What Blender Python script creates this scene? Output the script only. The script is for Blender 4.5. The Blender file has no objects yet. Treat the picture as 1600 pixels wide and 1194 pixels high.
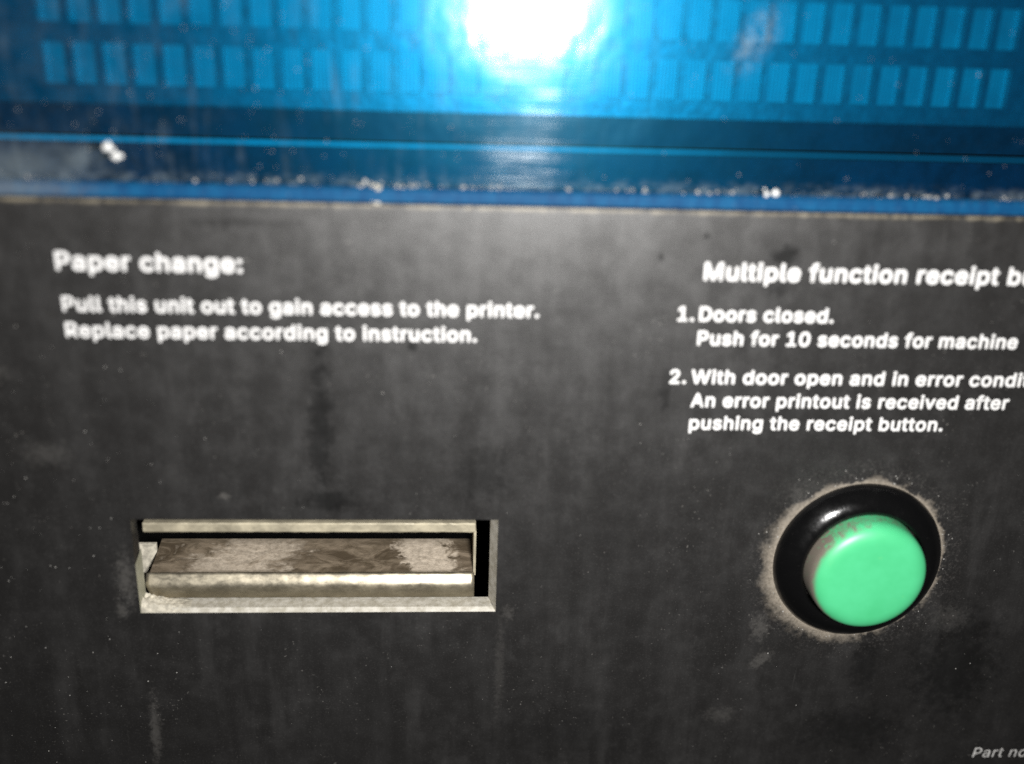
import bpy, bmesh, math, random
from mathutils import Matrix, Vector
random.seed(7)
S = bpy.context.scene
C = S.collection
MM = 0.001          # everything below is written in millimetres; the panel face is the plane y = 0, camera side is -y

# ------------------------------------------------------------------ camera
cam_d = bpy.data.cameras.new('camera')
cam = bpy.data.objects.new('camera', cam_d); C.objects.link(cam)
cam_d.sensor_width = 36.0; cam_d.lens = 36.0
cam_d.clip_start = 0.005; cam_d.clip_end = 20.0
right = Vector((0.99804573, -0.05437777, 0.03078587))
up = Vector((-0.00974027, 0.3512691, 0.93622388))
fwd = Vector((0.0617239, 0.93469411, -0.35005297))
m = Matrix((right, up, -fwd)).transposed().to_4x4()
m.translation = Vector((0, -200 * MM, 0))
cam.matrix_world = m
cam_d.dof.use_dof = True
cam_d.dof.focus_distance = 0.239
cam_d.dof.aperture_fstop = 3.8
S.camera = cam

# ------------------------------------------------------------------ world, flash lamp, exposure
w = bpy.data.worlds.new('World'); S.world = w; w.use_nodes = True
w.node_tree.nodes['Background'].inputs[0].default_value = (0.9, 0.95, 1.0, 1)
w.node_tree.nodes['Background'].inputs[1].default_value = 0.012
ld = bpy.data.lights.new('camera_flash', 'AREA')
ld.shape = 'RECTANGLE'; ld.size = 0.026; ld.size_y = 0.015
ld.energy = 0.95; ld.color = (1.0, 0.985, 0.96)
flash = bpy.data.objects.new('camera_flash', ld); C.objects.link(flash)
fl_pos = Vector((28, -200, -1)) * MM
flash.location = fl_pos
flash.rotation_euler = (Vector((22, 0, -62)) * MM - fl_pos).to_track_quat('-Z', 'Y').to_euler()
S.view_settings.view_transform = 'Standard'; S.view_settings.look = 'None'
S.view_settings.exposure = 0.0; S.view_settings.gamma = 1.0; S.view_settings.use_curve_mapping = False
S.render.engine = 'CYCLES'
S.cycles.max_bounces = 8; S.cycles.transparent_max_bounces = 16
S.cycles.use_denoising = False
S.cycles.sample_clamp_indirect = 4.0

# ------------------------------------------------------------------ material helpers
class NT:
    """small wrapper that writes node graphs as expressions"""
    def __init__(self, name):
        self.m = bpy.data.materials.new(name); self.m.use_nodes = True
        self.t = self.m.node_tree; self.t.nodes.clear()
        self.out = self.t.nodes.new('ShaderNodeOutputMaterial')
        tc = self.t.nodes.new('ShaderNodeTexCoord')
        self.P = self.vec('MULTIPLY', tc.outputs['Object'], (1000, 1000, 1000))     # position in mm
        sx = self.t.nodes.new('ShaderNodeSeparateXYZ'); self.t.links.new(self.P, sx.inputs[0])
        self.X, self.Y, self.Z = sx.outputs
    def put(self, sock, v):
        if isinstance(v, bpy.types.NodeSocket): self.t.links.new(v, sock)
        elif v is not None: sock.default_value = v
    def vec(self, op, a, b=None):
        n = self.t.nodes.new('ShaderNodeVectorMath'); n.operation = op
        self.put(n.inputs[0], a); self.put(n.inputs[1], b)
        return n.outputs['Value'] if op in ('LENGTH', 'DISTANCE') else n.outputs[0]
    def ma(self, op, a, b=None, c=None, clamp=False):
        n = self.t.nodes.new('ShaderNodeMath'); n.operation = op; n.use_clamp = clamp
        self.put(n.inputs[0], a); self.put(n.inputs[1], b); self.put(n.inputs[2], c)
        return n.outputs[0]
    def mul(self, *a):
        r = a[0]
        for b in a[1:]: r = self.ma('MULTIPLY', r, b)
        return r
    def add(self, *a):
        r = a[0]
        for b in a[1:]: r = self.ma('ADD', r, b)
        return r
    def noise(self, scale, detail=3, rough=0.55, stretch=(1, 1, 1), seed=0, dist=0.0):
        n = self.t.nodes.new('ShaderNodeTexNoise')
        p = self.vec('MULTIPLY', self.P, stretch)
        if seed: p = self.vec('ADD', p, (seed * 13.7, seed * 5.1, seed * 7.9))
        self.t.links.new(p, n.inputs['Vector'])
        n.inputs['Scale'].default_value = scale; n.inputs['Detail'].default_value = detail
        n.inputs['Roughness'].default_value = rough; n.inputs['Distortion'].default_value = dist
        return n.outputs['Fac']
    def voro(self, scale, stretch=(1, 1, 1)):
        n = self.t.nodes.new('ShaderNodeTexVoronoi')
        self.t.links.new(self.vec('MULTIPLY', self.P, stretch), n.inputs['Vector'])
        n.inputs['Scale'].default_value = scale
        return n.outputs['Distance'], n.outputs['Color']
    def ramp(self, v, a, b, lo=0.0, hi=1.0):
        n = self.t.nodes.new('ShaderNodeMapRange'); n.interpolation_type = 'SMOOTHSTEP'
        self.put(n.inputs['Value'], v)
        n.inputs['From Min'].default_value = a; n.inputs['From Max'].default_value = b
        n.inputs['To Min'].default_value = lo; n.inputs['To Max'].default_value = hi
        return n.outputs['Result']
    def dist2(self, cx, cz, rx=1.0, rz=1.0, lean=0.0):
        """elliptical distance on the panel face; lean shears the ellipse sideways"""
        dz = self.ma('SUBTRACT', self.Z, cz)
        dx = self.ma('SUBTRACT', self.ma('SUBTRACT', self.X, cx), self.mul(dz, lean))
        a = self.ma('DIVIDE', dx, rx); b = self.ma('DIVIDE', dz, rz)
        return self.ma('SQRT', self.add(self.mul(a, a), self.mul(b, b)))
    def spot(self, cx, cz, rx, rz, lean=0.0, warp=None, amt=0.8, soft=0.8):
        d = self.dist2(cx, cz, rx, rz, lean)
        if warp is not None: d = self.add(d, self.mul(self.ma('SUBTRACT', warp, 0.5), 2 * amt))
        return self.ramp(d, 1.0, 1.0 - soft)
    def mix(self, f, a, b):
        n = self.t.nodes.new('ShaderNodeMix'); n.data_type = 'RGBA'
        self.put(n.inputs['Factor'], f)
        for s, v in ((n.inputs[6], a), (n.inputs[7], b)):
            self.put(s, v if isinstance(v, bpy.types.NodeSocket) else tuple(v) + (1,))
        return n.outputs[2]
    def bump(self, h, strength=0.3, distance=0.1):
        n = self.t.nodes.new('ShaderNodeBump')
        n.inputs['Strength'].default_value = strength; n.inputs['Distance'].default_value = distance * MM
        self.t.links.new(h, n.inputs['Height']); return n.outputs['Normal']
    def pbr(self, color, rough=0.5, metal=0.0, spec=0.5, normal=None, coat=0.0, alpha=None):
        n = self.t.nodes.new('ShaderNodeBsdfPrincipled')
        self.put(n.inputs['Base Color'], color if isinstance(color, bpy.types.NodeSocket) else tuple(color) + (1,))
        self.put(n.inputs['Roughness'], rough); self.put(n.inputs['Metallic'], metal)
        self.put(n.inputs['Specular IOR Level'], spec); self.put(n.inputs['Coat Weight'], coat)
        self.put(n.inputs['Coat Roughness'], 0.1)
        if normal is not None: self.t.links.new(normal, n.inputs['Normal'])
        return n.outputs[0]
    def shader(self, kind, color, rough=None, normal=None):
        n = self.t.nodes.new(kind)
        self.put(n.inputs['Color'], color if isinstance(color, bpy.types.NodeSocket) else tuple(color) + (1,))
        if rough is not None: self.put(n.inputs['Roughness'], rough)
        if normal is not None: self.t.links.new(normal, n.inputs['Normal'])
        return n.outputs[0]
    def mixs(self, f, a, b):
        n = self.t.nodes.new('ShaderNodeMixShader')
        self.put(n.inputs[0], f); self.t.links.new(a, n.inputs[1]); self.t.links.new(b, n.inputs[2])
        return n.outputs[0]
    def done(self, sh):
        self.t.links.new(sh, self.out.inputs['Surface']); return self.m

BX, BZ = 93.4, -117.5        # centre of the push button on the panel

# ------------------------------------------------------------------ materials
def mat_panel():
    t = NT('black_powder_coat')
    big = t.noise(0.045, 5, 0.6, seed=1)
    med = t.noise(0.22, 5, 0.65, seed=2)
    fine = t.noise(2.6, 3, 0.7, seed=3)
    vert = t.noise(0.16, 4, 0.6, (1, 1, 0.16), seed=4)
    horiz = t.noise(0.5, 4, 0.6, (0.12, 1, 1), seed=5)
    # thin film of dust: cloudy, in runs down the face
    film = t.add(t.ramp(med, 0.42, 0.78, 0, 0.38), t.ramp(vert, 0.46, 0.74, 0, 0.55), t.ramp(horiz, 0.6, 0.85, 0, 0.10))
    film = t.mul(film, t.ramp(big, 0.35, 0.65, 0.12, 1.3))
    col = t.mix(t.ma('MULTIPLY', film, 0.35, clamp=True), (0.013, 0.0122, 0.0118), (0.060, 0.058, 0.057))
    col = t.mix(t.ramp(fine, 0.52, 0.8, 0, 0.22), col, (0.13, 0.125, 0.12))
    patch = t.noise(0.07, 5, 0.7, (1, 1, 0.7), seed=31)
    speck = t.mul(t.ramp(t.noise(1.5, 2, 0.5, seed=32), 0.66, 0.76), t.ramp(patch, 0.46, 0.66))
    col = t.mix(t.mul(speck, 0.7), col, (0.20, 0.19, 0.175))
    hair = t.mul(t.ramp(t.noise(0.9, 3, 0.6, (1, 1, 0.05), seed=33), 0.68, 0.76), t.ramp(patch, 0.5, 0.3), 0.35)
    col = t.mix(hair, col, (0.12, 0.115, 0.11))
    # wetter, darker runs and smudges
    dark = None
    wq = t.noise(0.5, 4, 0.6, seed=6)
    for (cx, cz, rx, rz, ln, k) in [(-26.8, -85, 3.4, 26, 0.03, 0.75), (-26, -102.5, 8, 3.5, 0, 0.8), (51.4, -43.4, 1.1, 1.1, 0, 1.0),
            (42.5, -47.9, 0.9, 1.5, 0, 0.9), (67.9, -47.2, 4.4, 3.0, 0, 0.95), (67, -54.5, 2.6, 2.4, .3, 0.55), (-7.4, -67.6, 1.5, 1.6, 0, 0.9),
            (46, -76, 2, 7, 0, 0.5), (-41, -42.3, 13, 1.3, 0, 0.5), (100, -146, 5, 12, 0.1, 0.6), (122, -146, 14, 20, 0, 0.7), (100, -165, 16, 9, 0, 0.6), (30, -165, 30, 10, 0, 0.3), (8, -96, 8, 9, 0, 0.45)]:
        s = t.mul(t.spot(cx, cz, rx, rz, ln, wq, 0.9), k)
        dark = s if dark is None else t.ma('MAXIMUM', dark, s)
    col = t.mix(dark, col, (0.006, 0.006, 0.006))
    # pale dried marks
    ws = t.noise(0.9, 6, 0.8, seed=8)
    pale = None
    for (cx, cz, rx, rz, ln, k) in [(-67.7, -163, 1.8, 14, 0.05, 0.5), (12.4, -146, 1.6, 18, 0, 0.22), (-70.4, -122, 3.2, 9, 0, 0.55), (-47.8, -101.6, 1.6, 1.4, 0, 0.6),
            (14, -131, 2, 3, 0, 0.35), (74.5, -144, 3.4, 3.6, .5, 0.5), (73, -135, 3.5, 5, 0, 0.5), (-84, -92, 8, 4, 0, 0.25), (-72, -130, 2, 3, 0, .5),
            (85, -99, 20, 3, 0, 0.12), (66, -160, 6, 3, 0, 0.3), (118, -133, 6, 5, 0, 0.25), (-92, -74, 6, 2.5, 0, 0.25), (78, -101, 3, 3, 0, .3)]:
        s = t.mul(t.spot(cx, cz, rx, rz, ln, ws, 1.5, 1.0), k * 0.34)
        pale = s if pale is None else t.ma('MAXIMUM', pale, s)
    col = t.mix(pale, col, (0.27, 0.255, 0.235))
    # ring of tan grime packed round the button
    r = t.dist2(BX, BZ)
    ang = t.noise(0.20, 4, 0.7, seed=9)
    grit = t.noise(1.6, 3, 0.75, seed=10)
    reach = t.ramp(ang, 0.32, 0.68, 0.3, 2.3)
    lowleft = t.ramp(t.add(t.mul(t.ma('SUBTRACT', t.X, BX), -0.7), t.mul(t.ma('SUBTRACT', t.Z, BZ), -0.35)), -2, 16, 0.0, 2.0)
    ring = t.ramp(t.ma('DIVIDE', t.ma('SUBTRACT', r, 19.3), t.add(reach, lowleft)), 1.25, 0.0)
    ring = t.mul(ring, t.ramp(grit, 0.25, 0.62, 0.55, 1.0), t.ramp(r, 18.0, 18.6))
    col = t.mix(t.mul(ring, 0.9), col, (0.34, 0.29, 0.225))
    halo = t.mul(t.ramp(r, 29, 19.5), t.ramp(grit, 0.5, 0.72), 0.22)
    col = t.mix(halo, col, (0.3, 0.28, 0.26))
    # dust lying along the top edge under the window
    edge = t.ramp(t.add(t.Z, t.mul(t.ma('SUBTRACT', med, 0.5), 1.6)), -39.3, -38.4)
    edge = t.mul(edge, t.ramp(t.noise(0.35, 4, 0.7, (1, 1, .2), seed=12), 0.35, 0.62, 0.08, 0.6))
    col = t.mix(edge, col, (0.36, 0.31, 0.22))
    # pale crust round the slot mouth
    sd = t.dist2(-28.5, -119, 41.5, 13.5)
    rough = t.ramp(t.add(t.mul(med, 0.6), t.mul(vert, 0.4)), 0.3, 0.7, 0.39, 0.48)
    rough = t.add(rough, t.mul(ring, 0.3), t.mul(pale, 0.25))
    grain = t.noise(5.0, 2, 0.6, seed=14)
    n = t.bump(t.add(t.mul(grain, 0.5), t.mul(med, 0.9), t.mul(ring, 2.0)), 0.30, 0.12)
    return t.done(t.pbr(col, rough, 0, t.add(t.mul(dark, -0.75), t.ramp(t.add(t.mul(med, .5), t.mul(vert, .5)), 0.3, 0.7, 1.0, 1.3)), n))

def mat_ink():
    t = NT('white_screen_print')
    wear = t.noise(1.0, 4, 0.7, seed=3)
    c = t.mix(t.ramp(wear, 0.62, 0.8, 0, 0.5), (0.86, 0.85, 0.84), (0.55, 0.52, 0.46))
    return t.done(t.pbr(c, 0.55))

def mat_ink_grey():
    t = NT('thin_white_print')
    wear = t.noise(1.4, 4, 0.7, seed=3)
    c = t.mix(t.ramp(wear, 0.45, 0.75, 0, 0.8), (0.72, 0.71, 0.69), (0.3, 0.28, 0.26))
    return t.done(t.pbr(c, 0.55))

def pane_dirt(t):
    """0..1 cover of grey dirt on the window's outer face"""
    vert = t.noise(0.42, 4, 0.65, (1, 1, 0.13), seed=1, dist=0.4)
    blot = t.noise(0.26, 5, 0.7, seed=2)
    fine = t.noise(1.2, 4, 0.7, seed=3)
    west = t.ramp(t.X, 45, -5)
    v = t.add(0.002, t.mul(t.ramp(vert, 0.50, 0.80), t.ramp(blot, 0.3, 0.65), west, 0.14), t.mul(t.ramp(fine, 0.56, 0.8), t.ramp(blot, 0.4, 0.7), 0.06))
    # wiped-on smear right of the glare
    dab = t.noise(0.75, 3, 0.6, seed=21)
    dab = t.add(t.mul(dab, 0.6), t.mul(t.noise(1.9, 2, 0.5, seed=22), 0.4))
    smear = t.mul(t.spot(57.2, -6.0, 5.0, 7.6, 0.42, fine, 1.0, 0.9), t.ramp(dab, 0.44, 0.60), 0.34)
    # grime along the bottom and in the left corner
    low = t.mul(t.ramp(t.Z, -32.0, -35.2), t.ramp(t.noise(0.6, 4, 0.7, (0.6, 1, 1), seed=5), 0.42, 0.70), 0.26)
    corner = t.mul(t.spot(-84, -32, 26, 6.5, 0, blot, 1.0, 1.0), 0.17)
    left = t.mul(t.ramp(t.X, -30, -90), t.ramp(blot, 0.35, 0.7), 0.035)
    corner = t.add(corner, left, t.mul(t.spot(-70, -30.5, 3.0, 3.4, 0.3, fine, 1.0, 0.9), 0.14))
    return t.add(v, smear, low, corner)

def mat_pane(front):
    t = NT('blue_window_face' if front else 'blue_window_body')
    tint = (0.09, 0.70, 0.85)
    tr = t.shader('ShaderNodeBsdfTransparent', tint)
    if not front:
        gl = t.shader('ShaderNodeBsdfGlossy', (1, 1, 1), 0.1)
        return t.done(t.mixs(0.01, tr, gl))
    # fine scratches rubbed across the face from side to side
    scr = t.noise(1.0, 3, 0.7, (0.035, 1, 1.6), seed=7)
    wav = t.noise(0.07, 3, 0.55, (1, 1, 0.8), seed=8)
    ver = t.noise(0.5, 3, 0.6, (1, 1, 0.12), seed=9)
    n = t.bump(t.add(t.mul(scr, 0.8), t.mul(wav, 17.0), t.mul(ver, 0.6)), 0.22, 0.06)
    sharp = t.shader('ShaderNodeBsdfGlossy', (1, 1, 1), 0.12, n)
    haze = t.shader('ShaderNodeBsdfGlossy', (0.02, 0.60, 1.0), 0.37, n)
    # scratches run side to side, so they smear the glare up and down in a narrow broken column
    scrm = t.ramp(t.noise(1.0, 3, 0.75, (0.05, 1, 2.4), seed=11), 0.50, 0.70)
    tan = t.t.nodes.new('ShaderNodeCombineXYZ'); tan.inputs[0].default_value = 1.0
    an = t.t.nodes.new('ShaderNodeBsdfAnisotropic')
    an.inputs['Color'].default_value = (0.92, 0.97, 1.0, 1); an.inputs['Roughness'].default_value = 0.30
    an.inputs['Anisotropy'].default_value = 0.86
    t.t.links.new(tan.outputs[0], an.inputs['Tangent'])
    sh = t.mixs(0.022, tr, haze)
    sh = t.mixs(t.mul(t.add(t.mul(scrm, 0.052), 0.003), t.ramp(t.noise(0.12, 3, 0.6, seed=12), 0.35, 0.62, 0.25, 1.2)), sh, an.outputs[0])
    fr = t.t.nodes.new('ShaderNodeFresnel'); fr.inputs['IOR'].default_value = 1.49
    sh = t.mixs(fr.outputs[0], sh, sharp)
    dirt = t.shader('ShaderNodeBsdfDiffuse', (0.36, 0.43, 0.46))
    return t.done(t.mixs(pane_dirt(t), sh, dirt))

def mat_lip():
    t = NT('blue_window_lip')
    v = t.noise(0.4, 4, 0.7, (1, 1, 0.5), seed=1)
    c = t.mix(t.ramp(v, 0.35, 0.7), (0.004, 0.055, 0.15), (0.006, 0.09, 0.21))
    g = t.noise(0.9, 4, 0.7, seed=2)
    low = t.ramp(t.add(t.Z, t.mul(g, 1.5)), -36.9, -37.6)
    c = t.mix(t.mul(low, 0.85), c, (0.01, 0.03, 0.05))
    c = t.mix(t.ramp(g, 0.58, 0.8, 0, 0.5), c, (0.16, 0.20, 0.23))
    c = t.mix(t.mul(t.spot(-90, -36.5, 30, 3, 0, g, 0.6), 0.45), c, (0.2, 0.2, 0.17))
    return t.done(t.pbr(c, 0.5, 0, 0.12))

def mat_grille():
    t = NT('dark_grille_plastic')
    v = t.noise(0.3, 4, 0.6, seed=1)
    base = t.pbr(t.mix(t.ramp(v, 0.3, 0.7), (0.06, 0.08, 0.10), (0.11, 0.13, 0.15)), 0.5, 0, 0.5)
    return t.done(t.mixs(t.ramp(v, 0.3, 0.7, 0.15, 0.22), base, t.shader('ShaderNodeBsdfGlossy', (0.85, 0.9, 0.9), 0.42, t.bump(v, 0.3, 0.5))))

def mat_screen():
    t = NT('fine_woven_mesh')
    # wires about 0.7 mm apart, finer ones across
    a = t.ma('SINE', t.mul(t.X, 2 * math.pi / 0.72))
    b = t.ma('SINE', t.mul(t.Z, 2 * math.pi / 0.72))
    wv = t.add(t.mul(a, 0.5), t.mul(b, 0.22))
    v = t.noise(0.12, 4, 0.6, seed=2)
    c = t.mix(t.ramp(wv, -0.6, 0.5), (0.28, 0.31, 0.31), (0.44, 0.47, 0.46))
    c = t.mix(t.ramp(v, 0.35, 0.65, 0, 0.75), c, (0.26, 0.28, 0.29))
    return t.done(t.mixs(0.17, t.pbr(c, 0.5, 0.0, 0.5), t.shader('ShaderNodeBsdfGlossy', (0.85, 0.9, 0.9), 0.42, t.bump(wv, 0.2, 0.1))))

def mat_plain(name, col, rough=0.5, spec=0.5, var=0.25, sc=0.3, metal=0.0, bump=0.0):
    t = NT(name)
    v = t.noise(sc, 5, 0.65, seed=4)
    c = t.mix(t.ramp(v, 0.3, 0.7), tuple(x * (1 - var) for x in col), tuple(min(1, x * (1 + var)) for x in col))
    n = t.bump(v, bump, 0.15) if bump else None
    return t.done(t.pbr(c, t.ramp(v, 0.3, 0.7, rough * 0.85, min(1, rough * 1.15)), metal, spec, n))

def mat_rim():
    t = NT('worn_slot_edge')
    v = t.noise(0.5, 5, 0.7, seed=1); f = t.noise(2.0, 3, 0.7, seed=2)
    c = t.mix(t.ramp(v, 0.3, 0.7), (0.38, 0.35, 0.28), (0.66, 0.63, 0.56))
    c = t.mix(t.ramp(f, 0.6, 0.8, 0, 0.7), c, (0.72, 0.70, 0.66))
    left = t.ramp(t.X, -64.5, -68.0)
    c = t.mix(t.mul(left, 0.7), c, (0.27, 0.27, 0.18))
    return t.done(t.pbr(c, 0.55, 0, 0.5, t.bump(f, 0.4, 0.15)))

def mat_shelf():
    t = NT('grimy_shelf_metal')
    a = t.noise(0.16, 5, 0.65, (0.8, 1.6, 1), seed=3, dist=0.8)
    b = t.noise(0.4, 5, 0.7, (0.7, 1, 1), seed=4, dist=0.5)
    f = t.noise(1.6, 3, 0.7, seed=5)
    c = t.mix(t.ramp(a, 0.38, 0.62), (0.085, 0.064, 0.042), (0.25, 0.20, 0.145))
    c = t.mix(t.ramp(b, 0.5, 0.72, 0, 0.75), c, (0.085, 0.066, 0.042))
    # dried pale deposit at both ends
    dl = t.mul(t.ramp(t.add(t.ma('ABSOLUTE', t.ma('DIVIDE', t.add(t.X, 52, t.mul(t.Y, -0.5)), 12)), t.mul(t.ma('SUBTRACT', a, .5), 3.0), t.mul(t.ma('SUBTRACT', b, .5), 1.6)), 1.1, 0.4), 0.85)
    dr = t.ramp(t.add(t.ma('ABSOLUTE', t.ma('DIVIDE', t.add(t.X, 1.5, t.mul(t.Y, 0.3)), 7.0)), t.mul(t.ma('SUBTRACT', b, .5), 2.4)), 1.0, 0.6)
    c = t.mix(t.mul(t.ma('MAXIMUM', dl, dr), t.ramp(t.noise(0.8, 5, 0.75, seed=9), 0.3, 0.7, 0.45, 1.0)), c, (0.66, 0.57, 0.46))
    c = t.mix(t.ramp(f, 0.64, 0.8, 0, 0.6), c, (0.06, 0.045, 0.03))
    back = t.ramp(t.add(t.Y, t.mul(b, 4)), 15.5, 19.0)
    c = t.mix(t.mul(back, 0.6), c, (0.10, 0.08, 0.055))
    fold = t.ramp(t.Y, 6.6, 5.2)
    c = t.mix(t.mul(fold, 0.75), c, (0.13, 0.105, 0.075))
    n = t.bump(t.add(a, t.mul(b, 0.7)), 0.6, 0.5)
    return t.done(t.pbr(c, 0.42, 0.0, 0.6, n))

def mat_metal(name, col, rough, metal):
    t = NT(name)
    a = t.noise(0.25, 5, 0.7, (0.6, 1, 1), seed=1); f = t.noise(1.5, 4, 0.7, (0.5, 1, 1), seed=2)
    c = t.mix(t.ramp(a, 0.35, 0.68), tuple(x * 0.62 for x in col), col)
    c = t.mix(t.ramp(f, 0.58, 0.8, 0, 0.7), c, (0.26, 0.21, 0.13))
    r = t.ramp(t.add(t.mul(a, 0.5), t.mul(f, 0.5)), 0.35, 0.65, rough * 0.8, rough * 1.25)
    if metal > 0.5:        # dirt plus painted-in shade of the upright face below the worn fold
        face = t.ramp(t.add(t.Z, t.mul(f, 0.9)), -125.5, -126.3)
        c = t.mix(t.mul(face, 0.62), c, (0.16, 0.135, 0.085))
        r = t.add(r, t.mul(face, 0.15))
    return t.done(t.pbr(c, r, metal, 0.5, t.bump(t.add(a, t.mul(f, 0.3)), 0.2, 0.2)))

def mat_cap():
    t = NT('green_button_plastic')
    # object space: z along the button axis towards the viewer
    v = t.noise(0.09, 4, 0.6, seed=2); f = t.noise(0.5, 5, 0.7, seed=5, dist=0.6); g = t.noise(1.4, 4, 0.7, seed=6)
    c = t.mix(t.ramp(v, 0.3, 0.7), (0.078, 0.60, 0.25), (0.098, 0.67, 0.30))
    c = t.mix(t.mul(t.ramp(f, 0.60, 0.72), t.ramp(t.noise(0.1, 2, seed=8), 0.42, 0.6), 0.45), c, (0.24, 0.66, 0.20))
    # finger grime on the side wall
    side = t.ramp(t.Z, 8.6, 7.3)
    gr = t.ramp(t.add(f, t.mul(t.X, -0.028), t.mul(g, 0.25)), 0.68, 0.95)
    low = t.ramp(t.Z, 6.6, 5.3, 0, 0.6)
    c = t.mix(t.mul(side, t.ma('MAXIMUM', gr, t.mul(low, t.ramp(g, 0.4, 0.6)))), c, (0.20, 0.17, 0.135))
    c = t.mix(t.mul(side, t.ramp(g, 0.60, 0.72), 0.7), c, (0.05, 0.07, 0.03))
    return t.done(t.pbr(c, t.add(0.42, t.mul(gr, side, 0.4)), 0, 0.9, t.bump(g, 0.06, 0.1)))

def mat_bezel():
    t = NT('black_button_plastic')
    g = t.noise(1.3, 4, 0.7, seed=6); v = t.noise(0.3, 4, 0.6, seed=3)
    c = t.mix(t.ramp(g, 0.62, 0.78, 0, 0.30), (0.004, 0.004, 0.0042), (0.06, 0.056, 0.052))
    return t.done(t.pbr(c, t.ramp(v, 0.3, 0.7, 0.14, 0.26), 0, 0.5, t.bump(v, 0.3, 0.4)))

def mat_sill():
    t = NT('pale_sill_edge')
    v = t.noise(0.1, 4, 0.65, seed=4)
    soil = t.ramp(t.add(t.X, t.mul(v, 60)), 50, 100)
    c = t.mix(t.ramp(v, 0.3, 0.7), (0.34, 0.38, 0.38), (0.50, 0.54, 0.54))
    return t.done(t.pbr(t.mix(soil, c, (0.11, 0.13, 0.14)), 0.5))

M = dict(panel=mat_panel(), ink=mat_ink(), ink_grey=mat_ink_grey(), face=mat_pane(True), body=mat_pane(False), lip=mat_lip(),
         grille=mat_grille(), screen=mat_screen(), sill=mat_sill(), bay=mat_plain('dark_bay_plastic', (0.05, 0.06, 0.085), 0.6, 0.3, 0.3, 0.1),
         apron=mat_plain('dark_apron', (0.028, 0.04, 0.065), 0.45, 0.5, 0.3, 0.15), black=mat_plain('black_cavity', (0.006, 0.006, 0.006), 0.8, 0.1),
         rim=mat_rim(), shelf=mat_shelf(), lipmetal=mat_metal('worn_bright_metal', (0.58, 0.52, 0.40), 0.40, 0.85),
         flange=mat_metal('dull_tan_metal', (0.58, 0.52, 0.38), 0.6, 0.25), cap=mat_cap(), bezel=mat_bezel(),
         dust=mat_plain('pale_dust', (0.36, 0.35, 0.33), 0.8, 0.3, 0.3, 0.4), crumb=mat_plain('white_paper', (0.80, 0.80, 0.78), 0.7, 0.3, 0.1),
         deposit=mat_plain('tan_deposit', (0.55, 0.51, 0.42), 0.8, 0.3, 0.3, 0.8, 0, 0.5),
         shaft=mat_plain('grey_grimy_shaft', (0.16, 0.14, 0.12), 0.5, 0.5, 0.6, 0.6))

# ------------------------------------------------------------------ mesh helpers
def link(name, bm, mats, parent=None, smooth=False, base=(0, 0, 0)):
    """write a bmesh given in mm as one mesh object"""
    bmesh.ops.recalc_face_normals(bm, faces=bm.faces)
    me = bpy.data.meshes.new(name)
    b = Vector(base)
    for v in bm.verts: v.co = (v.co - b) * MM
    bm.to_mesh(me); bm.free()
    for mm_ in (mats if isinstance(mats, (list, tuple)) else [mats]): me.materials.append(mm_)
    if smooth:
        for p in me.polygons: p.use_smooth = True
    o = bpy.data.objects.new(name, me); C.objects.link(o)
    if parent is not None:
        o.parent = parent; o.location = Vector(base) * MM - parent.location if parent.parent is None else Vector(base) * MM
    else: o.location = b * MM
    return o

def tag(o, label, cat=None, group=None, kind=None):
    o['label'] = label
    if cat: o['category'] = cat
    if group: o['group'] = group
    if kind: o['kind'] = kind
    return o

def empty(name, loc):
    o = bpy.data.objects.new(name, None); C.objects.link(o); o.location = Vector(loc) * MM
    o.empty_display_size = 0.005
    return o

def box(bm, x0, x1, y0, y1, z0, z1, bev=0.0, mat=0):
    g = bmesh.ops.create_cube(bm, size=1)
    vs = g['verts']
    for v in vs:
        v.co = Vector((x0 + (v.co.x + .5) * (x1 - x0), y0 + (v.co.y + .5) * (y1 - y0), z0 + (v.co.z + .5) * (z1 - z0)))
    fs = {f for v in vs for f in v.link_faces}
    for f in fs: f.material_index = mat
    if bev:
        bmesh.ops.bevel(bm, geom=list({e for f in fs for e in f.edges}), offset=bev, segments=2, affect='EDGES', profile=0.6)

def strip(bm, prof, x0, x1, nx=1, jit=0.0):
    """sweep a closed y,z profile along x and cap it"""
    rows = []
    for i in range(nx + 1):
        x = x0 + (x1 - x0) * i / nx
        rows.append([bm.verts.new((x, y + (random.uniform(-jit, jit) if 0 < i < nx else 0), z + (random.uniform(-jit, jit) if 0 < i < nx else 0))) for y, z in prof])
    n = len(prof)
    for a, b in zip(rows, rows[1:]):
        for k in range(n): bm.faces.new((a[k], a[(k + 1) % n], b[(k + 1) % n], b[k]))
    bm.faces.new(rows[0]); bm.faces.new(list(reversed(rows[-1])))

def lathe(bm, prof, seg=96, cx=0, cz=0):
    """revolve (radius, height towards the viewer) about the y axis"""
    rings = []
    for r, h in prof:
        if r < 1e-6: rings.append([bm.verts.new((cx, -h, cz))])
        else: rings.append([bm.verts.new((cx + r * math.cos(2 * math.pi * k / seg), -h, cz + r * math.sin(2 * math.pi * k / seg))) for k in range(seg)])
    for a, b in zip(rings, rings[1:]):
        for k in range(seg):
            q = (k + 1) % seg
            if len(a) == 1: bm.faces.new((a[0], b[k], b[q]))
            elif len(b) == 1: bm.faces.new((a[k], a[q], b[0]))
            else: bm.faces.new((a[k], a[q], b[q], b[k]))

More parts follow.
